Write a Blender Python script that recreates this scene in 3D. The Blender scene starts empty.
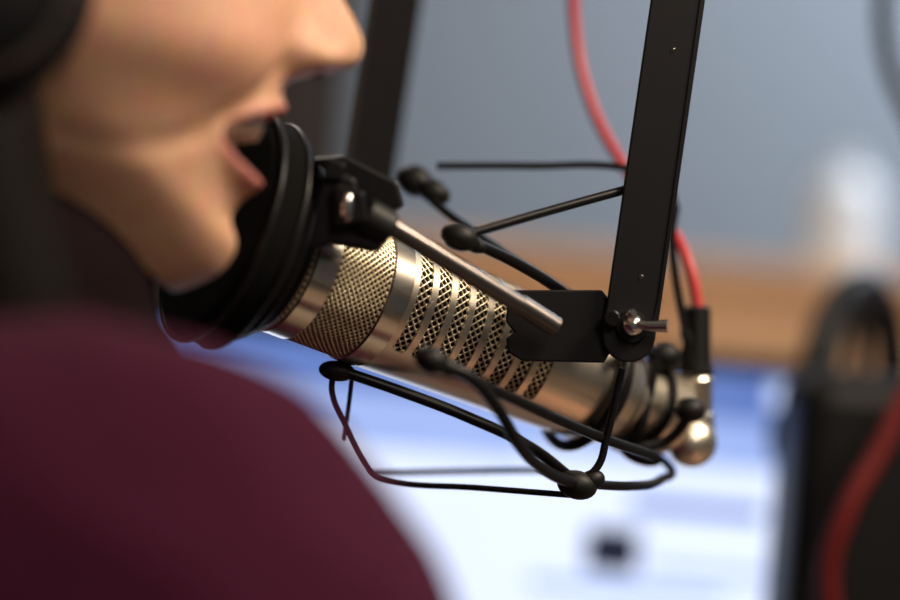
import bpy, bmesh, math, random
import numpy as np
from mathutils import Vector, Matrix, noise
random.seed(3)
sc = bpy.context.scene
COL = sc.collection
# ---------------------------------------------------------------- camera frame (hand-held, slightly rolled)
ROLL = math.radians(4.8); CAMZ = 1.20; FPX = 2100.0
R = Vector((math.cos(ROLL),0,math.sin(ROLL))); U = Vector((-math.sin(ROLL),0,math.cos(ROLL))); F = Vector((0,1,0))
def C(x,y,z): return R*x + F*y + U*z + Vector((0,0,CAMZ))
def pt(px,py,Y): return C((px-450)/FPX*Y, Y, (300-py)/FPX*Y)
# ---------------------------------------------------------------- materials
def mat(name, col, rough=0.5, metal=0.0, var=0.12, vscale=60, bump=0.0, bscale=200, coat=0.0, spec=0.5, sheen=0.0):
    m = bpy.data.materials.new(name); m.use_nodes = True
    nt = m.node_tree; b = nt.nodes['Principled BSDF']
    tc = nt.nodes.new('ShaderNodeTexCoord')
    n = nt.nodes.new('ShaderNodeTexNoise'); n.inputs['Scale'].default_value = vscale; n.inputs['Detail'].default_value = 4
    nt.links.new(tc.outputs['Object'], n.inputs['Vector'])
    mx = nt.nodes.new('ShaderNodeMix'); mx.data_type='RGBA'
    mx.inputs[6].default_value = (*[c*(1-var) for c in col],1)
    mx.inputs[7].default_value = (*[min(1,c*(1+var)) for c in col],1)
    nt.links.new(n.outputs['Fac'], mx.inputs[0]); nt.links.new(mx.outputs[2], b.inputs['Base Color'])
    b.inputs['Roughness'].default_value = rough; b.inputs['Metallic'].default_value = metal
    b.inputs['Coat Weight'].default_value = coat; b.inputs['Specular IOR Level'].default_value = spec
    b.inputs['Sheen Weight'].default_value = sheen
    if bump>0:
        n2 = nt.nodes.new('ShaderNodeTexNoise'); n2.inputs['Scale'].default_value = bscale
        nt.links.new(tc.outputs['Object'], n2.inputs['Vector'])
        bp = nt.nodes.new('ShaderNodeBump'); bp.inputs['Strength'].default_value = bump; bp.inputs['Distance'].default_value=0.002
        nt.links.new(n2.outputs['Fac'], bp.inputs['Height']); nt.links.new(bp.outputs['Normal'], b.inputs['Normal'])
    return m
def emat(name, c1, c2, strength, scale=5):
    m = bpy.data.materials.new(name); m.use_nodes=True
    nt=m.node_tree; b=nt.nodes['Principled BSDF']
    n=nt.nodes.new('ShaderNodeTexNoise'); n.inputs['Scale'].default_value=scale
    tc=nt.nodes.new('ShaderNodeTexCoord'); nt.links.new(tc.outputs['Object'],n.inputs['Vector'])
    mx=nt.nodes.new('ShaderNodeMix'); mx.data_type='RGBA'
    mx.inputs[6].default_value=(*c1,1); mx.inputs[7].default_value=(*c2,1)
    nt.links.new(n.outputs['Fac'],mx.inputs[0]); nt.links.new(mx.outputs[2],b.inputs['Emission Color'])
    b.inputs['Base Color'].default_value=(0.02,0.02,0.02,1); b.inputs['Emission Strength'].default_value=strength
    b.inputs['Roughness'].default_value=0.4
    return m
M_GOLD = mat('champagne_nickel',(0.96,0.86,0.71),0.32,1.0,0.04,30)
M_RING = mat('satin_ring',(0.98,0.90,0.77),0.22,1.0,0.03,30)
M_MESH = mat('brass_mesh',(0.95,0.80,0.57),0.38,1.0,0.1,200)
M_CORE = mat('dark_core',(0.008,0.006,0.004),0.8,spec=.2)
M_BLK = mat('black_anodised',(0.005,0.0048,0.0055),0.36,0.0,0.2,80,spec=.28)
M_PLT = mat('black_plate',(0.006,0.0052,0.0065),0.48,0.0,0.2,80,spec=.24)
M_RUB = mat('black_rubber',(0.005,0.0048,0.0048),0.5,0,0.2,80,spec=.28)
M_FAB = mat('black_fabric',(0.003,0.003,0.003),0.95,0,0.3,400,bump=0.3,bscale=1500,spec=.10)
M_STEEL = mat('dark_steel',(0.24,0.215,0.20),0.28,1.0,0.06,50)
M_CHROME = mat('chrome',(0.85,0.82,0.78),0.15,1.0,0.03,50)
M_RED = mat('red_cable_pvc',(0.50,0.03,0.03),0.4,0,0.08,30)
M_RED2 = mat('dark_red_cable_pvc',(0.11,0.007,0.007),0.6,0,0.08,30,spec=.2)
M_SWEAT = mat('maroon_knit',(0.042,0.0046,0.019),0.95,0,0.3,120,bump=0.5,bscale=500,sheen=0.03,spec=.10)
M_COLLAR_SHADE = mat('shaded_collar_knit',(0.006,0.002,0.003),0.95,0,0.25,120,bump=0.35,bscale=700,spec=.1)  # sweater collar with the neck shade painted into its near-black colour
M_HAIR = mat('dark_hair',(0.004,0.0025,0.002),0.65,0,0.4,90,bump=0.4,bscale=400,spec=.12)
M_TOOTH = mat('tooth_enamel',(0.82,0.70,0.54),0.25,0,0.02,50)
M_TROU = mat('trousers',(0.02,0.02,0.03),0.85)
M_WALL = mat('blue_grey_paint',(0.29,0.335,0.39),0.8,0,0.03,3,bump=0.05,bscale=80)
M_WALL2= mat('side_paint',(0.14,0.13,0.13),0.8,0,0.03,3)
M_CEIL = mat('ceiling_paint',(0.4,0.4,0.4),0.9,0,0.03,3)
M_FLOOR= mat('carpet',(0.06,0.055,0.055),0.95,0,0.3,300,bump=0.4,bscale=600)
M_DOOR = mat('dark_door_wood',(0.035,0.022,0.016),0.5,0,0.3,8)
def wood(name,c1,c2,rough=0.4,sc_=6):
    m=bpy.data.materials.new(name); m.use_nodes=True; nt=m.node_tree; b=nt.nodes['Principled BSDF']
    tc=nt.nodes.new('ShaderNodeTexCoord'); mp=nt.nodes.new('ShaderNodeMapping'); mp.inputs['Scale'].default_value=(1,8,8)
    w=nt.nodes.new('ShaderNodeTexNoise'); w.inputs['Scale'].default_value=sc_; w.inputs['Detail'].default_value=6; w.inputs['Distortion'].default_value=1
    nt.links.new(tc.outputs['Object'],mp.inputs['Vector']); nt.links.new(mp.outputs['Vector'],w.inputs['Vector'])
    cr=nt.nodes.new('ShaderNodeValToRGB'); cr.color_ramp.elements[0].color=(*c1,1); cr.color_ramp.elements[1].color=(*c2,1)
    cr.color_ramp.elements[0].position=.3; cr.color_ramp.elements[1].position=.7
    nt.links.new(w.outputs['Fac'],cr.inputs[0]); nt.links.new(cr.outputs[0],b.inputs['Base Color']); b.inputs['Roughness'].default_value=rough
    return m
M_OAK = wood('oak_veneer',(0.70,0.38,0.19),(0.82,0.50,0.28))
M_DESK= wood('desk_laminate',(0.10,0.07,0.05),(0.15,0.10,0.07),0.5)
M_PLAST = mat('black_plastic',(0.006,0.006,0.007),0.45,0,0.2,60,spec=.22)
M_CUP = mat('white_plastic',(0.78,0.86,0.97),0.3,0,0.02,20)
# ---------------------------------------------------------------- helpers
def group(name, loc):
    e=bpy.data.objects.new(name,None); e.empty_display_size=0.05; e.location=loc; COL.objects.link(e); return e
def par(o, e):
    if e is not None:
        o.parent=e; o.matrix_parent_inverse=Matrix.Translation(-Vector(e.location))
def mk(name, verts, faces, m, parent=None, smooth=True):
    me=bpy.data.meshes.new(name); me.from_pydata([tuple(v) for v in verts],[],faces); me.update()
    o=bpy.data.objects.new(name,me); COL.objects.link(o); me.materials.append(m)
    if smooth:
        for p in me.polygons: p.use_smooth=True
    par(o,parent); return o
def bm_obj(name,bm,m,parent=None,smooth=True):
    me=bpy.data.meshes.new(name); bmesh.ops.recalc_face_normals(bm,faces=bm.faces); bm.to_mesh(me); bm.free()
    o=bpy.data.objects.new(name,me); COL.objects.link(o); me.materials.append(m)
    if smooth:
        for p in me.polygons: p.use_smooth=True
    par(o,parent); return o
def bevel(o,w,seg=2):
    b=o.modifiers.new('bev','BEVEL'); b.width=w; b.segments=seg; b.limit_method='ANGLE'; return o
def box(name, lo, hi, m, parent=None, bev=0.0, mtx=None):
    bm=bmesh.new(); bmesh.ops.create_cube(bm,size=1)
    lo=Vector(lo);hi=Vector(hi)
    for v in bm.verts: v.co=Vector(((lo[i]+hi[i])/2+v.co[i]*(hi[i]-lo[i]) for i in range(3)))
    if mtx is not None: bm.transform(mtx)
    o=bm_obj(name,bm,m,parent,False)
    if bev: bevel(o,bev,3)
    return o
def tube(name, pts, r, m, parent=None, radii=None, cyc=False):
    cu=bpy.data.curves.new(name,'CURVE'); cu.dimensions='3D'; cu.bevel_depth=r; cu.bevel_resolution=5; cu.resolution_u=14; cu.use_fill_caps=True
    s=cu.splines.new('BEZIER'); s.bezier_points.add(len(pts)-1); s.use_cyclic_u=cyc
    for i,p in enumerate(pts):
        b=s.bezier_points[i]; b.co=p; b.handle_left_type='AUTO'; b.handle_right_type='AUTO'
        if radii: b.radius=radii[i]
    cu.materials.append(m)
    o=bpy.data.objects.new(name,cu); COL.objects.link(o); par(o,parent); return o
def frame(axis, up=Vector((0,0,1))):
    a=axis.normalized(); u=(up-a*up.dot(a)).normalized(); v=a.cross(u); return a,u,v
def lathe(name, org, axis, prof, m, parent=None, seg=96, cap=True, up=U, smooth=True):
    a,u,v=frame(axis,up); vs=[];fs=[]
    for s,r in prof:
        for j in range(seg):
            t=2*math.pi*j/seg; vs.append(org+a*s+(u*math.cos(t)+v*math.sin(t))*r)
    for i in range(len(prof)-1):
        for j in range(seg):
            k=(j+1)%seg; fs.append((i*seg+j,i*seg+k,(i+1)*seg+k,(i+1)*seg+j))
    if cap:
        fs.append(tuple(range(seg))[::-1]); fs.append(tuple((len(prof)-1)*seg+j for j in range(seg)))
    o=mk(name,vs,fs,m,parent,smooth)
    if smooth:
        e=o.modifiers.new('es','EDGE_SPLIT'); e.split_angle=math.radians(35)
    return o
def cyl(name,p1,p2,r,m,parent=None,r2=None,bev=0.1):
    L=(p2-p1).length; r2=r if r2 is None else r2; b=min(r,r2,L/2)*bev*2
    return lathe(name,p1,p2-p1,[(0,r-b),(b,r),(L-b,r2),(L,r2-b)],m,parent,48)
def ball(name,p,rad,m,parent=None,sub=3,rot=None):
    bm=bmesh.new(); bmesh.ops.create_icosphere(bm,subdivisions=sub,radius=1)
    for v in bm.verts: v.co=Vector((v.co.x*rad[0],v.co.y*rad[1],v.co.z*rad[2]))
    if rot is not None: bm.transform(rot.to_4x4())
    bm.transform(Matrix.Translation(p)); return bm_obj(name,bm,m,parent)
def plate(name, poly, thick, m, parent=None, bev=0.0006, n=None):
    bm=bmesh.new(); vs=[bm.verts.new(p) for p in poly]; f=bm.faces.new(vs)
    if n is None: n=F
    r=bmesh.ops.extrude_face_region(bm,geom=[f]); bmesh.ops.translate(bm,verts=[g for g in r['geom'] if isinstance(g,bmesh.types.BMVert)],vec=n*thick)
    o=bm_obj(name,bm,m,parent,False); bevel(o,bev,2); return o
def evalmesh(o):
    dg=bpy.context.evaluated_depsgraph_get(); dg.update()
    me=bpy.data.meshes.new_from_object(o.evaluated_get(dg)); return me
def add_prim(bm,pr):
    t=bmesh.new()
    if pr[0]=='e':
        bmesh.ops.create_icosphere(t,subdivisions=4,radius=1)
        for v in t.verts: v.co=Vector((v.co.x*pr[2][0],v.co.y*pr[2][1],v.co.z*pr[2][2]))
        if len(pr)>3: t.transform(pr[3].to_4x4())
        t.transform(Matrix.Translation(pr[1]))
    else:
        _,p1,r1,p2,r2=pr
        for p,r in ((p1,r1),(p2,r2)):
            q=bmesh.ops.create_icosphere(t,subdivisions=3,radius=r); bmesh.ops.translate(t,verts=q['verts'],vec=p)
        h=bmesh.ops.convex_hull(t,input=t.verts)
        dele=[g for g in set(h['geom_interior']+h['geom_unused']) if isinstance(g,bmesh.types.BMVert)]
        bmesh.ops.delete(t,geom=dele,context='VERTS')
    me=bpy.data.meshes.new('t'); t.to_mesh(me); t.free(); bm.from_mesh(me); bpy.data.meshes.remove(me)
def blob(name,prims,m,parent=None,vox=0.006,smooth=6,extra=None):
    bm=bmesh.new()
    for p in prims: add_prim(bm,p)
    if extra: bm.from_mesh(extra)
    o=bm_obj(name,bm,m,None)
    r=o.modifiers.new('r','REMESH'); r.mode='VOXEL'; r.voxel_size=vox; r.use_smooth_shade=True
    s=o.modifiers.new('s','SMOOTH'); s.iterations=smooth; s.factor=0.5
    me=evalmesh(o); o.modifiers.clear(); o.data=me
    if not me.materials: me.materials.append(m)
    for p in me.polygons: p.use_smooth=True
    par(o,parent); return o

# ================================================================ ROOM
box('floor',(-2.6,-1.2,-0.05),(2.6,3.7,0),M_FLOOR)
box('ceiling',(-2.6,-1.2,2.7),(2.6,3.7,2.75),M_CEIL)
box('wall_back',(-2.6,3.6,0),(2.6,3.7,2.7),M_WALL)
box('wall_left',(-2.7,-1.2,0),(-2.6,3.7,2.7),M_WALL2)
box('wall_right',(2.6,-1.2,0),(2.7,3.7,2.7),M_WALL)
box('baseboard_back',(-2.6,3.58,0),(2.6,3.6,0.1),M_CEIL)
d=group('door_1',(-0.75,3.57,0))
box('leaf',(-1.19,3.56,0.0),(-0.26,3.6,2.05),M_DOOR,d,0.004)
box('frame_l',(-1.26,3.55,0),(-1.19,3.6,2.12),M_DOOR,d); box('frame_r',(-0.26,3.55,0),(-0.19,3.6,2.12),M_DOOR,d); box('frame_t',(-1.26,3.55,2.05),(-0.19,3.6,2.12),M_DOOR,d)
cyl('handle',Vector((-0.36,3.52,1.0)),Vector((-0.48,3.52,1.0)),0.01,M_CHROME,d)
cb=group('wooden_cabinet',(0.5,2.6,0))
ctop=pt(640,252,2.40).z
box('carcass',(-0.25,2.42,0.0),(1.15,2.85,ctop-0.03),M_OAK,cb,0.003)
box('top',(-0.27,2.40,ctop-0.03),(1.17,2.87,ctop),M_OAK,cb,0.004)
for i in range(3):
    x0=-0.23+i*0.46
    box('door_panel_%d'%i,(x0+.01,2.40,0.08),(x0+0.44,2.42,ctop-0.06),M_OAK,cb,0.004)
    cyl('knob_%d'%i,Vector((x0+.4,2.40,0.8)),Vector((x0+.4,2.375,0.8)),0.012,M_CHROME,cb)
bx=pt(845,210,2.5).x
bt=group('water_bottle',(bx,2.5,ctop))
lathe('body',Vector((bx,2.5,ctop)),Vector((0,0,1)),[(0,.040),(.004,.044),(.085,.044),(.105,.036),(.118,.020),(.122,.018)],M_CUP,bt,48)
lathe('cap',Vector((bx,2.5,ctop+.122)),Vector((0,0,1)),[(0,.020),(.012,.020),(.014,.017)],M_CUP,bt,32)
dk=group('desk',(0.8,1.2,0))
box('top',(-0.06,0.36,0.71),(1.7,2.1,0.74),M_DESK,dk,0.004)
for i,(x,y) in enumerate([(0,.42),(1.62,.42),(0,2.02),(1.62,2.02)]): box('leg_%d'%i,(x-.03,y-.03,0),(x+.03,y+.03,.71),M_PLAST,dk,0.003)

# ================================================================ MONITOR
mn=group('computer_monitor',(-0.05,1.5,0.74))
pm=pt(822,364,1.5)
mx1,mz1=pm.x,pm.z; mx0=mx1-.645; mz0=mz1-0.38
box('housing',(mx0,1.50,mz0),(mx1,1.535,mz1),M_PLAST,mn,0.005)
bz=0.020
box('bezel_top',(mx0,1.488,mz1-bz*.6),(mx1,1.5,mz1),M_PLAST,mn,0.002); box('bezel_bottom',(mx0,1.488,mz0),(mx1,1.5,mz0+bz),M_PLAST,mn,0.002)
box('bezel_l',(mx0,1.488,mz0),(mx0+bz,1.5,mz1),M_PLAST,mn,0.002); box('bezel_r',(mx1-bz,1.488,mz0),(mx1,1.5,mz1),M_PLAST,mn,0.002)
M_SCR=emat('screen_white',(0.60,0.69,0.98),(0.76,0.83,1.0),1.28,4)
M_SB=emat('screen_blue',(0.10,0.18,0.52),(0.17,0.29,0.72),0.9,14)
M_SB2=emat('screen_lightblue',(0.28,0.40,0.84),(0.44,0.57,0.97),1.05,14)
M_SD=emat('screen_navy',(0.01,0.02,0.08),(0.03,0.05,0.16),0.3,60)
def scr(name,x0,x1,z0,z1,m,y=1.4985): return box(name,(x0,y,z0),(x1,y+.0008,z1),m,mn)
scr('screen',mx0+bz,mx1-bz,mz0+bz,mz1-bz*.6,M_SCR,1.4990)
scr('title_band',mx0+bz,mx1-bz,mz1-.046,mz1-bz*.6,M_SB,1.498)
scr('tool_band',mx0+bz,mx1-bz,mz1-.080,mz1-.046,M_SB2,1.498)
p=pt(612,550,1.5); scr('thumbnail',p.x-.019,p.x+.019,p.z-.016,p.z+.016,M_SD,1.498)
p=pt(700,508,1.5); scr('text_line_1',p.x-.05,p.x+.045,p.z-.006,p.z+.005,M_SB,1.498)
p=pt(720,560,1.5); scr('text_line_2',p.x-.05,p.x+.035,p.z-.012,p.z-.006,M_SB2,1.498)
p=pt(640,590,1.5); scr('text_line_3',p.x-.08,p.x+.06,p.z-.004,p.z+.004,M_SB2,1.498)
p=pt(480,450,1.5); scr('text_line_4',p.x-.09,p.x+.03,p.z-.004,p.z+.003,M_SB2,1.498)
p=pt(785,398,1.5); scr('button',p.x-.011,p.x+.013,p.z-.007,p.z+.009,M_SCR,1.4975)
box('stand_neck',(-0.09,1.54,0.76),(-0.01,1.57,1.0),M_PLAST,mn,0.004); box('stand_foot',(-0.18,1.45,0.74),(0.08,1.66,0.757),M_PLAST,mn,0.004)

# ================================================================ SPEAKER + HEADPHONES on right
ps=pt(794,480,1.21); ph=pt(864,288,1.40)
sx0=ps.x; sx1=sx0+.20; sy0,sy1=1.21,1.30; sz1=pt(850,372,1.25).z
sp=group('studio_speaker',(sx0+.09,1.25,0.74))
box('cabinet',(sx0,sy0,0.74),(sx1,sy1,sz1),M_PLAST,sp,0.018)
cxs=(sx0+sx1)/2
lathe('woofer',Vector((cxs,sy0+.001,0.85)),Vector((0,-1,0)),[(0,.075),(.004,.075),(.006,.068),(-.012,.03),(-.004,.02),(.0,.0005)],M_RUB,sp,64,False)
lathe('tweeter',Vector((cxs,sy0+.001,1.01)),Vector((0,-1,0)),[(0,.04),(.004,.04),(.003,.02),(.006,.012),(.008,.0005)],M_RUB,sp,48,False)
hp2=group('headphones',(ph.x,1.40,ph.z-.08))
th_=1.05; hdx=Vector((math.cos(th_),math.sin(th_),0))
hc=Vector((ph.x,1.40,ph.z-.080))
arc=[hc+hdx*(0.080*math.cos(t))+Vector((0,0,1))*(0.080*math.sin(t)) for t in np.linspace(-.1,math.pi+.1,11)]
tube('headband',arc,0.013,M_PLAST,hp2)
for i,s in enumerate((-1,1)):
    c=hc+hdx*(0.074*s)+Vector((0,0,-.020)); lathe('ear_cup_%d'%i,c,hdx*s,[(-.018,.022),(-.014,.030),(0,.031),(.004,.028),(.014,.025),(.018,.018)],M_RUB,hp2,48)
hs=group('headphone_stand',(ph.x,1.40,.74))
cyl('base',Vector((ph.x,1.40,.74)),Vector((ph.x,1.40,.752)),.05,M_PLAST,hs); cyl('post',Vector((ph.x,1.40,.752)),Vector((ph.x,1.40,ph.z-.014)),.006,M_PLAST,hs)
rc=group('red_cable',pt(870,470,1.17))
tube('lead',[pt(960,350,1.15),pt(915,385,1.15),pt(880,450,1.14),pt(845,515,1.13),pt(828,580,1.13),pt(850,660,1.13),pt(900,760,1.12),pt(960,900,1.12)],0.0058,M_RED2,rc)
bc=group('black_cable',pt(890,50,1.3))
tube('lead',[pt(888,-160,1.3),pt(884,-40,1.3),pt(886,50,1.3),pt(905,105,1.3),pt(950,170,1.3),pt(1050,150,1.3),pt(1150,0,1.3)],0.0050,M_RUB,bc)

# ================================================================ MICROPHONE
def D(x,y,z): return R*x+F*y+U*z
A_=D(0.818,0.469,-0.331).normalized()
a,u,v=frame(A_,U)
if v.dot(F)>0: v=-v    # v toward the viewer side
O0=C(-0.0655,0.86,0.0156)-a*.012-u*.001
KS=.960; KR=1.09
def mp(s,ang=0,r=0): t=math.radians(ang); return O0+a*(s*KS)+(u*math.cos(t)+v*math.sin(t))*(r*KR)
def mlathe(name,prof,m): return lathe(name,O0,a,[(s*KS,r*KR) for s,r in prof],m,mic)
mic=group('studio_microphone',mp(.1))
mlathe('core',[(0.0,.015),(.002,.0243),(.06,.0248),(.138,.0229)],M_CORE)
def wiremesh(name,s0,s1,r0,r1,n,rows,th,m):
    vs=[];fs=[]
    for i in range(rows+1):
        s=s0+(s1-s0)*i/rows; r=r0+(r1-r0)*i/rows
        for j in range(n): vs.append(mp(s,360*(j+(0.5 if i%2 else 0))/n,r))
    for i in range(0,rows-1):
        for j in range(n):
            if i%2==0: l=(j-1)%n; rr=j
            else: l=j; rr=(j+1)%n
            fs.append((i*n+j,(i+1)*n+rr,(i+2)*n+j,(i+1)*n+l))
    o=mk(name,vs,fs,m,mic,True)
    w=o.modifiers.new('w','WIREFRAME'); w.thickness=th; w.use_even_offset=False
    return o
wiremesh('head_grille',.0195,.0485,.0262,.0262,62,22,.0012,M_MESH)
wiremesh('front_grille',-.009,.0145,.0252,.0262,62,18,.0012,M_MESH)
wiremesh('slot_grille',.055,.141,.0258,.0238,48,48,.0011,M_MESH)
def ring(name,s0,s1,r,m,th=.0025,b=.0008):
    return mlathe(name,[(s0,r-th),(s0,r-b),(s0+b,r),(s1-b,r),(s1,r-b),(s1,r-th)],m)
mlathe('front_core',[(-.009,.010),(-.008,.0235),(.002,.0243)],M_CORE)
ring('front_ring',.010,.0215,.0272,M_RING); ring('collar_ring',.0465,.0575,.0274,M_RING)
ring('nose_ring',-.012,-.008,.0262,M_RING)
nsl=8; sl=[]
s_=.0600
for i in range(nsl): sl.append((s_,s_+.0066)); s_+=.0099
S=[.056]
for x0,x1 in sl: S+= [x0,x0+.0009,x1-.0009,x1]
S+=[.142,.150,.160,.170,.174]
def rad(s): return float(np.interp(s,[.056,.14,.174],[.0270,.0248,.0238]))
NT=180; vs=[];fs=[]
for s in S:
    for j in range(NT): vs.append(mp(s,360*j/NT,rad(s)))
for i in range(len(S)-1):
    mid=(S[i]+S[i+1])/2; ins=None
    for x0,x1 in sl:
        if x0<=mid<=x1: ins=(x0,x1)
    for j in range(NT):
        ang=360*(j+.5)/NT
        if ins:
            e = 2.2 if (mid-ins[0]<.001 or ins[1]-mid<.001) else 0
            al = ang if ang<=180 else ang-360
            if -38+e<al<137-e: continue
            if 190+e<ang<300-e: continue
        k=(j+1)%NT; fs.append((i*NT+j,i*NT+k,(i+1)*NT+k,(i+1)*NT+j))
sh=mk('slotted_shell',vs,fs,M_GOLD,mic,True)
bmx=bmesh.new(); bmx.from_mesh(sh.data); bmesh.ops.recalc_face_normals(bmx,faces=bmx.faces); bmx.to_mesh(sh.data); bmx.free()
so=sh.modifiers.new('so','SOLIDIFY'); so.thickness=.0010; so.offset=-1
es=sh.modifiers.new('es','EDGE_SPLIT'); es.split_angle=math.radians(40)
mlathe('tail_body',[(.172,.0236),(.186,.0225),(.192,.019),(.194,.0165),(.208,.0160),(.210,.018),(.222,.0175),(.227,.014),(.228,.004)],M_GOLD)
ring('tail_band',.174,.180,.0246,M_BLK,.003)
ring('tail_groove',.207,.211,.0187,M_BLK,.004)
xl=group('xlr_plug',pt(698,360,.955))
cyl('boot',pt(698,306,.955),pt(696,366,.955),.0058,M_RUB,xl,.0068)
cyl('collar',pt(696,364,.955),pt(696,374,.955),.0078,M_RUB,xl)
cyl('shell',pt(696,372,.955),pt(694,412,.96),.0078,M_GOLD,xl,.0083)
cyl('base',pt(694,410,.96),pt(692,432,.960),.0092,M_GOLD,xl,.0105)
ball('end_cap',pt(691,442,.957),(.0118,.0110,.0118),M_GOLD,xl,4)
ml=group('red_cable',pt(600,100,1.0))
tube('lead',[pt(600,-420,1.0),pt(583,-200,1.03),pt(574,-60,1.03),pt(575,30,1.03),pt(590,100,1.02),pt(625,168,1.0),pt(662,215,.98),pt(688,262,.96),pt(699,312,.955)],.0026,M_RED,ml)

# ================================================================ POP FILTER
pf=group('pop_filter',pt(240,232,.84))
pc=pt(234,230,.838)
lathe('screen_body',pc,a,[(-.010,.001),(-.0095,.03),(-.009,.044),(-.006,.0475),(.004,.047),(.010,.043),(.016,.038),(.020,.035),(.021,.030)],M_FAB,pf,96,True)
def torus(name,c,ax,Rr,r,m,parent,up=U):
    aa,uu,vv=frame(ax,up); n=40
    return tube(name,[c+(uu*math.cos(t)+vv*math.sin(t))*Rr for t in np.linspace(0,2*math.pi,n,endpoint=False)],r,m,parent,None,True)
torus('rim_front',pc-a*.006,a,.0478,.0014,M_BLK,pf); torus('rim_back',pc+a*.006,a,.0468,.0013,M_BLK,pf); torus('rim_inner',pc+a*.014,a,.0400,.0012,M_BLK,pf)
torus('rim_hub',pc+a*.020,a,.0352,.0012,M_BLK,pf)
for k in range(3): tube('rim_stay_%d'%k,[pc+a*.006+(u*math.cos(.6+2.1*k)+v*math.sin(.6+2.1*k))*.047, pc+a*.021+(u*math.cos(.6+2.1*k)+v*math.sin(.6+2.1*k))*.034],.0015,M_BLK,pf)
CY=.812
plate('clamp_arm',[pt(312,158,CY+.005),pt(345,155,CY+.005),pt(398,182,CY+.005),pt(404,205,CY+.005),pt(388,214,CY+.005),pt(345,190,CY+.005)],.016,M_BLK,pf,.0012)
plate('clamp_jaw',[pt(326,166,CY),pt(356,178,CY),pt(362,222,CY),pt(388,238,CY),pt(376,252,CY),pt(332,244,CY),pt(308,250,CY),pt(292,240,CY),pt(308,220,CY)],.018,M_PLT,pf,.0016)
plate('clamp_cap',[pt(334,184,CY-.008),pt(364,192,CY-.008),pt(368,222,CY-.008),pt(336,226,CY-.008)],.010,M_BLK,pf,.001)
plate('clamp_rib',[pt(326,156,CY-.004),pt(346,164,CY-.004),pt(342,182,CY-.004),pt(322,178,CY-.004)],.010,M_BLK,pf,.001)
ball('clamp_screw',pt(347,207,CY-.0085),(.0026,.0015,.0056),M_CHROME,pf)
cyl('clamp_knob',pt(362,214,CY),pt(390,230,CY+.004),.0075,M_RUB,pf)
rod=cyl('mount_rod',pt(376,217,CY+.002),pt(556,327,.844),.0038,M_STEEL,pf)
cyl('rod_tip',pt(518,303,.838),pt(557.5,328,.844),.0042,M_STEEL,pf)

# ================================================================ SHOCK MOUNT
sm=group('microphone_shock_mount',pt(600,300,.87))
yb=.858
def barpoly(pxs,Y): return [pt(x,y,Y) for x,y in pxs]
endc=(629,336); er=26.5
arcp=[(endc[0]+er*math.cos(t),endc[1]+er*math.sin(t)) for t in np.linspace(.13,math.pi+.13,14)]
plate('yoke_arm_near',barpoly([(704+46,-330)]+arcp+[(653+46,-330)],yb),.0035,M_PLT,sm,.0007)
plate('yoke_edge_near',barpoly([(707+46,-330),(659,320),(653,332),(650,330),(657,300),(700+46,-330)],yb-.0006),.0050,M_BLK,sm,.0005)
fb=[(374+46,-330),(427+46,-330),(394,180),(386,196),(366,200),(348,192),(346,176)]
plate('yoke_arm_far',barpoly(fb,1.07),.004,M_PLT,sm,.0007)
tube('yoke_bridge',[pt(724,-322,.864),pt(650,-345,.90),pt(540,-350,1.0),pt(450,-325,1.07)],.007,M_BLK,sm)
cyl('yoke_swivel',pt(590,-345,.96),pt(596,-430,.96),.013,M_BLK,sm)
plate('side_plate',barpoly([(513,290),(602,290),(610,300),(612,350),(604,363),(522,361),(508,352),(506,338),(514,332),(506,322),(507,300)],.862),.003,M_PLT,sm,.0007)
for i,(x,y) in enumerate([(673,50),(641,277)]):
    cyl('hole_rim_%d'%i,pt(x,y,yb-.0004),pt(x,y,yb+.001),.0009,M_STEEL,sm)
lathe('washer',pt(632,327,yb-.002),F,[(0,.0062),(.001,.0068),(.002,.0068)],M_BLK,sm,48)
cyl('hub',pt(612,318,yb-.006),pt(612,318,yb+.004),.0034,M_BLK,sm)
cyl('hub_disc',pt(606,325,yb+.012),pt(606,325,yb+.004),.009,M_BLK,sm)
cyl('bolt',pt(632,327,yb-.009),pt(632,327,yb+.02),.0032,M_CHROME,sm)
ball('nut',pt(633,325,yb-.006),(.0046,.004,.0044),M_CHROME,sm)
tube('wing_1',[pt(636,324,yb-.008),pt(650,326,yb-.010),pt(668,326,yb-.012)],.0022,M_CHROME,sm,[.8,1.0,1.25])
tube('wing_2',[pt(632,322,yb-.008),pt(629,316,yb-.010),pt(634,313,yb-.012)],.0018,M_CHROME,sm)
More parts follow.
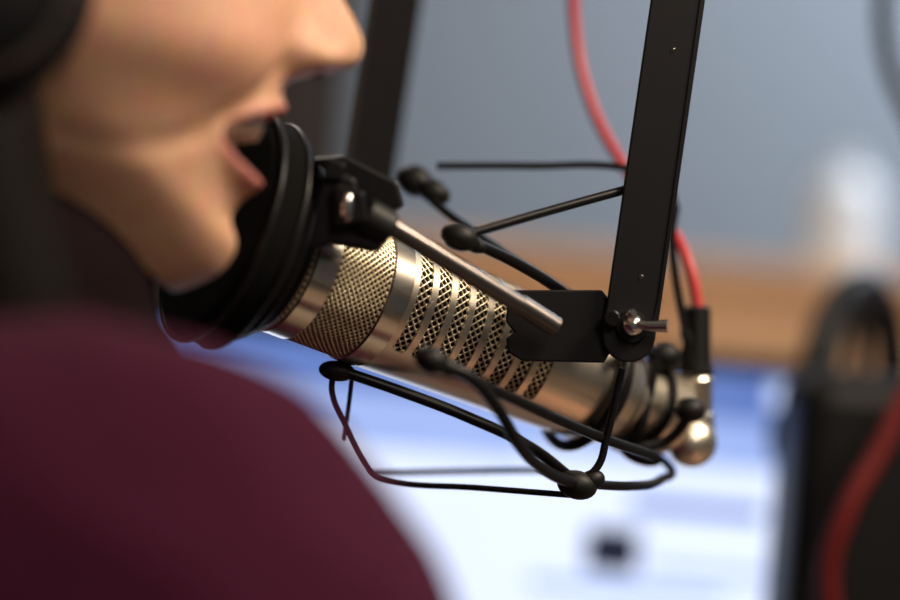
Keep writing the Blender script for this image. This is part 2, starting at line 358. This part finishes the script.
wires=[
 ([(437,166,.95),(530,166,.945),(625,168,.94),(664,180,.94),(676,206,.95)],.0017),
 ([(462,236,.835),(545,212,.85),(628,189,.864)],.0019),
 ([(468,240,.835),(520,265,.86),(560,290,.875),(612,330,.89)],.0024),
 ([(415,182,.955),(436,204,.94),(470,230,.93),(560,288,.93),(640,340,.95)],.0020),
 ([(430,359,.796),(468,376,.800),(494,403,.808),(520,446,.82),(545,470,.84),(577,485,.865)],.0024),
 ([(440,364,.798),(520,402,.830),(600,437,.866),(655,456,.90)],.0022),
 ([(577,485,.865),(598,466,.866),(606,440,.866),(622,368,.864)],.0016),
 ([(570,495,.868),(480,488,.88),(388,481,.89),(374,476,.89),(366,466,.889),(345,425,.885),(332,392,.88),(333,374,.878)],.0013),
 ([(556,470,.96),(480,471,.96),(392,473,.95),(372,474,.94)],.0014),
 ([(352,378,.88),(348,410,.89),(343,440,.90)],.0010),
 ([(342,371,.876),(400,391,.877),(470,418,.878),(530,447,.88),(577,483,.868)],.0024),
 ([(585,484,.868),(630,486,.89),(662,479,.93),(670,468,.95),(650,452,.955),(620,440,.95)],.0020),
 ([(676,206,.95),(672,235,.95),(676,280,.95),(686,335,.95),(690,368,.95)],.0020),
 ([(655,352,.93),(676,366,.95),(688,345,.95),(684,330,.95)],.0025),
 ([(655,352,.93),(648,395,.93),(638,430,.93),(625,445,.94)],.0026),
 ([(625,345,.90),(652,352,.93),(668,372,.95)],.0028),
 ([(640,448,.93),(668,440,.93),(692,412,.925)],.0024),
]
for i,(w,r) in enumerate(wires): tube('wire_%d'%i,[pt(*q) for q in w],r,M_BLK,sm)
def node(i,x,y,Y,rx,ry,ang=0):
    rot=Matrix(((R.x,F.x,U.x),(R.y,F.y,U.y),(R.z,F.z,U.z)))@Matrix.Rotation(math.radians(ang),3,'Y')
    ball('rubber_node_%d'%i,pt(x,y,Y),(rx,min(rx,ry),ry),M_RUB,sm,3,rot)
for i,n in enumerate([(459,237,.833,.0076,.0056,20),(415,181,.953,.0086,.0072,25),(434,192,.945,.008,.0055,30),(431,360,.795,.0068,.0053,25),(446,366,.798,.0064,.0036,25),
      (337,371,.877,.0078,.0044,8),(577,485,.866,.0085,.0060,15),(592,480,.867,.0055,.0042,-15),(474,244,.84,.0054,.0034,28),
      (690,410,.925,.0070,.0056,10),(640,455,.935,.010,.0045,20),(664,356,.94,.008,.0065,0),(622,440,.945,.007,.0055,0)]): node(i,*n)
torus('rear_hoop',mp(.172),a,.0300,.0026,M_BLK,sm)
for k in range(4): tube('hoop_band_%d'%k,[mp(.172,45+90*k,.0275),mp(.172,45+90*k,.0240)],.003,M_RUB,sm)
ba=group('microphone_boom_arm',pt(596,-430,.96))
j0=pt(596,-432,.96); j1=Vector((0.75,1.35,1.95)); j2=Vector((1.35,1.6,1.35)); j3=Vector((1.35,1.6,0.74))
cyl('upper_tube',j0,j1,.011,M_BLK,ba); cyl('upper_tube_b',j0+Vector((0,.03,-.01)),j1+Vector((0,.03,-.01)),.006,M_BLK,ba)
ball('elbow',j1,(.025,.025,.025),M_PLAST,ba); cyl('lower_tube',j1,j2,.012,M_BLK,ba); ball('shoulder_joint',j2,(.025,.025,.025),M_PLAST,ba); cyl('riser',j2,j3,.015,M_BLK,ba)
cyl('clamp_base',j3+Vector((0,0,.03)),j3,.035,M_BLK,ba)

# ================================================================ PERSON
pr=group('radio_presenter',C(-.3,.78,-1.1))
hf=D(.975,.137,-.174).normalized(); hu=(D(.172,.024,.985)); hu=(hu-hf*hu.dot(hf)).normalized(); hl=hu.cross(hf)
HO=C(-.1543,.763,.1025)
def H(x,y,z): return HO+hf*(x/100)+hl*(y/100)+hu*(z/100)
ZT=[-8.9,-8.1,-6.9,-5.7,-4.6,-3,-1.5,0,1.5,3,5,6.5,9,11,13,14,14.6]
XF=[7.0,8.5,9.05,8.7,8.95,9.2,9.55,9.8,9.9,9.7,9.6,10.1,10.0,8.9,6.2,3.8,.5]
WD=[2.8,3.9,4.9,5.4,5.7,5.9,6.2,6.5,6.8,7.0,7.3,7.5,7.5,6.9,5.0,3.2,.5]
XB=[-1,-2.5,-3.5,-5,-6,-7,-7.6,-8.2,-8.6,-9,-9.3,-9.4,-9,-8,-5.5,-3.5,-.5]
zd=np.linspace(-8.9,14.6,236)
def smooth_tab(T,w=7):
    q=np.interp(zd,ZT,T); k=np.ones(w)/w
    for _ in range(2):
        pd=np.pad(q,(w//2,w//2),mode='reflect',reflect_type='odd'); q=np.convolve(pd,k,'valid')
    return q
XFs,WDs,XBs=smooth_tab(XF),smooth_tab(WD,15),smooth_tab(XB,15)
NZ=[-.6,-.3,0,.35,.7,1.1,1.6,2.3,3,4,5,6]; NA=[0,.3,1.1,1.95,2.35,2.45,2.35,1.95,1.45,.85,.4,.1]
LW=3.75
def zu(y): t=abs(y/LW); return -1.60-.65*t**2-.85*t**5
def zl(y): t=abs(y/LW); return -4.45+.35*t**2+1.0*t**5
nt=280; vs=[]
def facept(zf,th):
    xf=np.interp(zf,zd,XFs);w=np.interp(zf,zd,WDs);xb=np.interp(zf,zd,XBs)
    xm=np.interp(zf,[-8.9,-5,0],[3,1.5,.5]); c=math.cos(th);s=math.sin(th); e=2/2.15
    x=xm+((xf-xm) if c>0 else (xm-xb))*math.copysign(abs(c)**e,c); y=w*math.copysign(abs(s)**e,s)
    k=.44/(1+math.exp((zf+2.2)/1.6)); dx=xf-x; dx=8.5*math.tanh(dx/8.5)*1.1; z=zf+k*dx
    if x>2:
        g=lambda q,m_,sg: math.exp(-((q-m_)/sg)**2)
        ay=abs(y); dd=0
        x+=float(np.interp(z,NZ,NA))*math.exp(-(ay/np.interp(z,[0,1,3,5],[1.3,1.25,.95,.8]))**2.5)
        dd+=1.0*g(ay,1.55,.7)*g(z,.45,.7)
        dd+=.80*g(ay,4.7,1.7)*g(z,-.4,1.8)
        t=(z-.4)/(-4.2)
        ft=min(1,max(0,(t+.2)/.3))*min(1,max(0,(1.25-t)/.3))
        dd-=.24*g(ay,2.0+2.5*t,.48)*ft
        dd-=.75*g(ay,3.1,1.3)*g(z,4.3,1.1); dd+=.3*g(ay,3,1.8)*g(z,6.2,.7)
        dd-=.20*g(z,-5.9,.5)*math.exp(-(ay/2.6)**4)
        lat=math.exp(-(y/3.3)**6)
        U_,L_=zu(y),zl(y)
        dd+=.42*math.exp(-((z-U_)/.36)**2)*lat+.55*math.exp(-((z-L_)/.45)**2)*lat
        inn=min(U_-.10-z, z-(L_+.22))
        if inn>0 and ay<LW: dd-=3.0*min(1,inn/.18)*min(1,(LW-ay)/.35)
        dd-=.18*g(y,0,.35)*g(z,-.7,.6)
        x+=dd*c*1.0; y+=dd*s
    return x,y,z
fs=[]
zz=np.concatenate([np.linspace(-8.9,-7,22,endpoint=False),np.linspace(-7,3,150,endpoint=False),np.linspace(3,14.6,70)])
ths=np.array([math.pi*math.copysign(abs(q)**1.35,q) for q in np.linspace(-1,1,nt,endpoint=False)])
for zf in zz:
    for th in ths: vs.append(H(*facept(zf,th)))
n=len(zz)
for i in range(n-1):
    for j in range(nt):
        k=(j+1)%nt; fs.append((i*nt+j,i*nt+k,(i+1)*nt+k,(i+1)*nt+j))
b0=len(vs); vs.append(H(2.5,0,-6.5)); vs.append(H(0,0,14.7))
for j in range(nt):
    k=(j+1)%nt; fs.append((b0,k,j)); fs.append((b0+1,(n-1)*nt+j,(n-1)*nt+k))
tmp=bpy.data.meshes.new('headraw'); tmp.from_pydata([tuple(q) for q in vs],[],fs); tmp.update()
ms=bpy.data.materials.new('skin'); ms.use_nodes=True; nt_=ms.node_tree; b=nt_.nodes['Principled BSDF']
at=nt_.nodes.new('ShaderNodeVertexColor'); at.layer_name='tint'
nz=nt_.nodes.new('ShaderNodeTexNoise'); nz.inputs['Scale'].default_value=45; nz.inputs['Detail'].default_value=6
mx=nt_.nodes.new('ShaderNodeMix'); mx.data_type='RGBA'; mx.blend_type='SOFT_LIGHT'; mx.inputs[0].default_value=.5
nt_.links.new(at.outputs['Color'],mx.inputs[6]); nt_.links.new(nz.outputs['Color'],mx.inputs[7]); nt_.links.new(mx.outputs[2],b.inputs['Base Color'])
n3=nt_.nodes.new('ShaderNodeTexNoise'); n3.inputs['Scale'].default_value=700; bp=nt_.nodes.new('ShaderNodeBump'); bp.inputs['Strength'].default_value=.3; bp.inputs['Distance'].default_value=.001
nt_.links.new(n3.outputs['Fac'],bp.inputs['Height']); nt_.links.new(bp.outputs['Normal'],b.inputs['Normal'])
b.inputs['Roughness'].default_value=.48; b.inputs['Subsurface Weight'].default_value=.12; b.inputs['Subsurface Scale'].default_value=.008; b.inputs['Subsurface Radius'].default_value=(1,.35,.2)
NB=C(-.225,.775,-.07)
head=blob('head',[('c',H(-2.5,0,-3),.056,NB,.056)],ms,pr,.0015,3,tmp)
def tint(o,fn):
    ca=o.data.color_attributes.new('tint','FLOAT_COLOR','POINT')
    n_=len(o.data.vertices); co=np.empty(n_*3); o.data.vertices.foreach_get('co',co); co=co.reshape(-1,3)
    q=co-np.array(HO); X=q@np.array(hf)*100;Y=q@np.array(hl)*100;Z=q@np.array(hu)*100
    c=fn(X,Y,Z); ca.data.foreach_set('color',np.c_[c,np.ones(n_)].ravel())
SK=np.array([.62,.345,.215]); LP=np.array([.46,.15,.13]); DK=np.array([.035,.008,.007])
def hc_(X,Y,Z):
    c=np.tile(SK,(len(X),1)); T=np.abs(Y/LW); Uz=-1.60-.65*T**2-.85*T**5; Lz=-4.45+.35*T**2+1.0*T**5
    m=(X>6)&(np.abs(Y)<3.6)
    wl=np.clip(np.exp(-((Z-Uz)/.30)**4)+np.exp(-((Z-Lz)/.42)**4),0,1)*m
    c=c+(wl[:,None])*(LP-c)*.85
    base=9.4-.15*Y**2
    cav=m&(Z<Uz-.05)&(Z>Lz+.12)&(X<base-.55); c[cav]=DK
    ch=np.exp(-((np.abs(Y)-4.8)/2)**2-((Z+.3)/2)**2)*(X>2); c=c+ch[:,None]*.4*(np.array([.66,.29,.20])-c)
    return c
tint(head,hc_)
def teeth(name,zt,zb,xf,n_=12,hw=3.0,curve=.15,arch=0.04):
    bm=bmesh.new()
    for i in range(n_):
        y=-hw+2*hw*(i+.5)/n_; x=xf-curve*y*y; sl_=math.atan2(-2*curve*y,1)
        t=bmesh.new(); bmesh.ops.create_cube(t,size=1); bmesh.ops.bevel(t,geom=t.edges[:],offset=.20,segments=2,affect='EDGES')
        hh=(zt-zb)*(1-.07*abs(y))
        ct=H(x,y,zt-hh/2-arch*y*y)
        rt=Matrix((hf,hl,hu)).transposed()@Matrix.Rotation(-sl_,3,'Z')
        for q in t.verts: q.co=ct+rt@Vector((q.co.x*.0040,q.co.y*.0053,q.co.z*hh/100))
        me=bpy.data.meshes.new('t');t.to_mesh(me);t.free();bm.from_mesh(me)
    return bm_obj(name,bm,M_TOOTH,pr)
teeth('upper_teeth',-1.75,-2.85,8.95,12,3.1,.135,.055); teeth('lower_teeth',-4.0,-4.6,8.5,12,2.4)
ball('tongue',H(7.0,0,-4.1),(.016,.018,.006),ms,pr,3); tint(bpy.data.objects['tongue'],lambda X,Y,Z: np.tile(LP*.7,(len(X),1)))
M_EYE=mat('eye_white',(.8,.78,.75),.2); M_IRIS=mat('iris',(.06,.03,.015),.2)
for i,s in enumerate((-1,1)):
    ball('eyeball_%d'%i,H(8.05,3.1*s,4.3),(.0118,.0118,.0118),M_EYE,pr,3); ball('iris_%d'%i,H(9.0,3.15*s,4.3),(.0035,.0050,.0055),M_IRIS,pr,3)
    tube('eyebrow_%d'%i,[H(10.0,1.5*s,5.9),H(9.8,3*s,6.5),H(8.6,4.9*s,6.1)],.0022,M_HAIR,pr)
    ball('ear_%d'%i,H(-.5,7.0*s,1),(.018,.012,.031),ms,pr,3); tint(bpy.data.objects['ear_%d'%i],lambda X,Y,Z: np.tile(SK,(len(X),1)))
    ball('nostril_%d'%i,H(10.7,.62*s,.05),(.0032,.0020,.0016),M_CORE,pr,2)
HR=Matrix((hf,hl,hu)).transposed()
hp=[('e',H(-2.2,0,7.0),(.098,.086,.092),HR),('e',H(-5,0,1),(.066,.078,.10),HR)]
for s in (-1,1):
    ch=[(-1.0,7.0*s,6,2.2),(-1.5,7.2*s,1.5,2.5),(-1.4,7.1*s,-3,2.7),(-.3,6.8*s,-7,2.9),(1.2,6.2*s,-10.5,3.0),(1.8,5.8*s,-13.5,2.8),(1.0,5.8*s,-16,2.0)]
    for q,w in zip(ch[:-1],ch[1:]): hp.append(('c',H(*q[:3]),q[3]/100,H(*w[:3]),w[3]/100))
    ch=[(-4.5,6*s,2,3.5),(-5.0,6.0*s,-6,4),(-4,6*s,-13,3.5)]
    for q,w in zip(ch[:-1],ch[1:]): hp.append(('c',H(*q[:3]),q[3]/100,H(*w[:3]),w[3]/100))
ch=[(-7,0,2,5),(-8,0,-4,5),(-8,0,-11,4)]
for q,w in zip(ch[:-1],ch[1:]): hp.append(('c',H(*q[:3]),q[3]/100,H(*w[:3]),w[3]/100))
blob('hair',hp,M_HAIR,pr,.004,6)
for i,s in enumerate((-1,1)):
    c=H(-1.5,8.2*s,-.1); lathe('headset_cup_%d'%i,c,hl*s,[(0,.030),(.002,.040),(.010,.043),(.016,.041),(.018,.036),(.028,.034),(.033,.026),(.034,.012)],M_PLAST,pr,64)
    torus('headset_trim_%d'%i,c+hl*s*.029,hl,.0345,.0020,M_STEEL,pr)
tube('headset_band',[H(-1.9,11.0*math.sin(t),1.5+15.0*math.cos(t)) for t in np.linspace(-1.5,1.5,13)],.007,M_PLAST,pr)
# body
SR=C(-.1105,.590,-.1150); SL=C(-.21,.955,-.13); CH=C(-.24,.775,-.24)
CB=Matrix((R,F,U)).transposed()
EL=C(.01,.60,-.385); WRt=C(.17,.74,-.425); EL2=C(-.06,1.02,-.385); WL=C(.14,.93,-.425)
sw=[('e',SR,(.115,.083,.111),CB),('c',SR+D(-.04,0,.008),.080,NB+U*-.02,.060),('e',CH,(.125,.175,.16),CB),('c',CH,.12,C(-.30,.78,-.58),.135),
    ('c',SL,.07,NB+U*-.03,.055),('c',SL,.07,CH,.10),('c',SR+U*-.03,.075,CH,.10),
    ('c',SR+U*-.03,.08,EL,.048),('c',EL,.046,WRt,.032),('c',SL,.065,EL2,.048),('c',EL2,.046,WL,.032)]
swo=blob('sweater',sw,M_SWEAT,pr,.006,12)
nrm=[v_.normal.copy() for v_ in swo.data.vertices]
for v_,n_ in zip(swo.data.vertices,nrm):   # soft cloth folds
    q=v_.co; f1=noise.noise(Vector((q.x*9+q.z*7,q.y*5,q.z*9-q.x*12))); f2=1-abs(noise.noise(Vector((q.x*16-q.z*10,q.y*9,q.x*14+q.z*18+5))))*2
    v_.co=q+n_*(.0045*f1+.0028*f2)
swo.data.update()
blob('collar_and_neck_shade',[('e',C(-.166,.755,.000),(.060,.080,.046),CB),('e',C(-.176,.752,-.03),(.082,.10,.045),CB)],M_COLLAR_SHADE,pr,.004,6)  # dark collar that also stands in for the shadow under the jaw
blob('trousers',[('c',C(-.33,.71,-.63),.115,C(-.33,.85,-.63),.115),('c',C(-.31,.70,-.66),.085,C(.10,.66,-.67),.06),('c',C(.10,.66,-.67),.058,C(.06,.66,-1.08),.042),
    ('c',C(-.31,.86,-.66),.085,C(.10,.92,-.67),.06),('c',C(.10,.92,-.67),.058,C(.06,.92,-1.08),.042)],M_TROU,pr,.008,8)
for i,y in enumerate((.66,.92)):
    q=C(.06,y,-1.08); zf=.045
    blob('shoe_%d'%i,[('c',Vector((q.x-.02,y,zf)),.042,Vector((q.x+.14,y,zf-.008)),.034)],M_PLAST,pr,.005,4)
def hand(name,w,dirv,s):
    d_=dirv.normalized(); d_.z=0; d_.normalize(); side=Vector((-d_.y,d_.x,0))*s; zt=.74+.016
    w0=Vector((w.x,w.y,max(w.z,zt+.008)))
    P=[('c',w0,.024,w0+d_*.04,.024),('c',w0+d_*.035-side*.02,.015,w0+d_*.095-side*.028,.013),('c',w0+d_*.035+side*.02,.015,w0+d_*.09+side*.028,.012),('c',w0+d_*.03,.018,w0+d_*.095,.013)]
    o_=[-.031,-.011,.010,.029]; L=[.068,.078,.072,.056]
    for k in range(4):
        b_=w0+d_*.093+side*o_[k]; k1=b_+d_*(L[k]*.5)+Vector((0,0,.006)); k2=k1+d_*(L[k]*.3)-Vector((0,0,.008)); k3=k2+d_*(L[k]*.2)-Vector((0,0,.008))
        P+=[('c',b_,.0095,k1,.009),('c',k1,.009,k2,.0082),('c',k2,.0082,k3,.0072)]
    t0=w0+d_*.03-side*.028; t1=t0+d_*.03-side*.025; t2=t1+d_*.03-side*.008
    P+=[('c',t0,.014,t1,.011),('c',t1,.011,t2,.009)]
    o=blob(name,P,ms,pr,.0025,3); tint(o,lambda X,Y,Z: np.tile(SK,(len(X),1)))
hand('hand_r',WRt,WRt-EL,1); hand('hand_l',WL,WL-EL2,-1)
# ================================================================ CHAIR
oc=group('office_chair',(-.35,.78,0)); q=C(-.33,.78,-.63); sx=q.x
box('seat',(sx-.24,.54,.36),(sx+.24,1.02,.43),M_FAB,oc,.03)
box('backrest',(sx-.27,.56,.52),(sx-.21,1.0,.98),M_FAB,oc,.025); box('back_post',(sx-.26,.75,.38),(sx-.22,.81,.56),M_PLAST,oc,.006)
cyl('gas_lift',Vector((sx,.78,.07)),Vector((sx,.78,.37)),.025,M_PLAST,oc)
for k in range(5):
    t=2*math.pi*k/5+.3; e_=Vector((sx+.27*math.cos(t),.78+.27*math.sin(t),.065)); cyl('spoke_%d'%k,Vector((sx,.78,.09)),e_,.02,M_PLAST,oc,.014)
    sd=Vector((-math.sin(t),math.cos(t),0)); cyl('castor_%d'%k,Vector((e_.x,e_.y,.028))-sd*.012,Vector((e_.x,e_.y,.028))+sd*.012,.028,M_PLAST,oc)

# ================================================================ LIGHTS
def area(name,loc,tgt,size,power,col,sy=None):
    l=bpy.data.lights.new(name,'AREA'); l.energy=power; l.color=col; l.size=size
    if sy: l.shape='RECTANGLE'; l.size_y=sy
    o=bpy.data.objects.new(name,l); COL.objects.link(o); o.location=loc
    o.rotation_euler=(Vector(tgt)-Vector(loc)).to_track_quat('-Z','Y').to_euler(); return o
area('ceiling_lamp_warm',(0.80,0.50,2.2),(-0.02,.85,1.2),.4,27,(1,.83,.64))
area('added_fill_light',(0.5,-0.5,2.0),(0,1,1.2),.4,6.5,(1,.88,.74))  # added fill from the camera side for highlights on the mic, no real fixture
area('ceiling_lamp_back',(1.25,2.4,2.62),(1.0,3.5,1.3),.6,52,(.82,.90,1),.6)
area('added_rim_light',(-0.5,2.0,2.4),(0,.9,1.2),.5,7,(1,.88,.75))  # added rim light from behind to lift the mic metal, no real fixture
w=bpy.data.worlds.new('world'); sc.world=w; w.use_nodes=True
w.node_tree.nodes['Background'].inputs[0].default_value=(.5,.46,.43,1); w.node_tree.nodes['Background'].inputs[1].default_value=.12
sc.view_settings.view_transform='Standard'; sc.view_settings.look='None'
# ================================================================ CAMERA
cd=bpy.data.cameras.new('camera'); cam=bpy.data.objects.new('camera',cd); COL.objects.link(cam)
cd.sensor_width=36; cd.lens=84; cd.clip_start=.05
m3=Matrix((R,U,-F)).transposed(); cam.matrix_world=Matrix.Translation((0,0,CAMZ))@m3.to_4x4()
cd.dof.use_dof=True; cd.dof.focus_distance=.866; cd.dof.aperture_fstop=2.1
sc.camera=cam
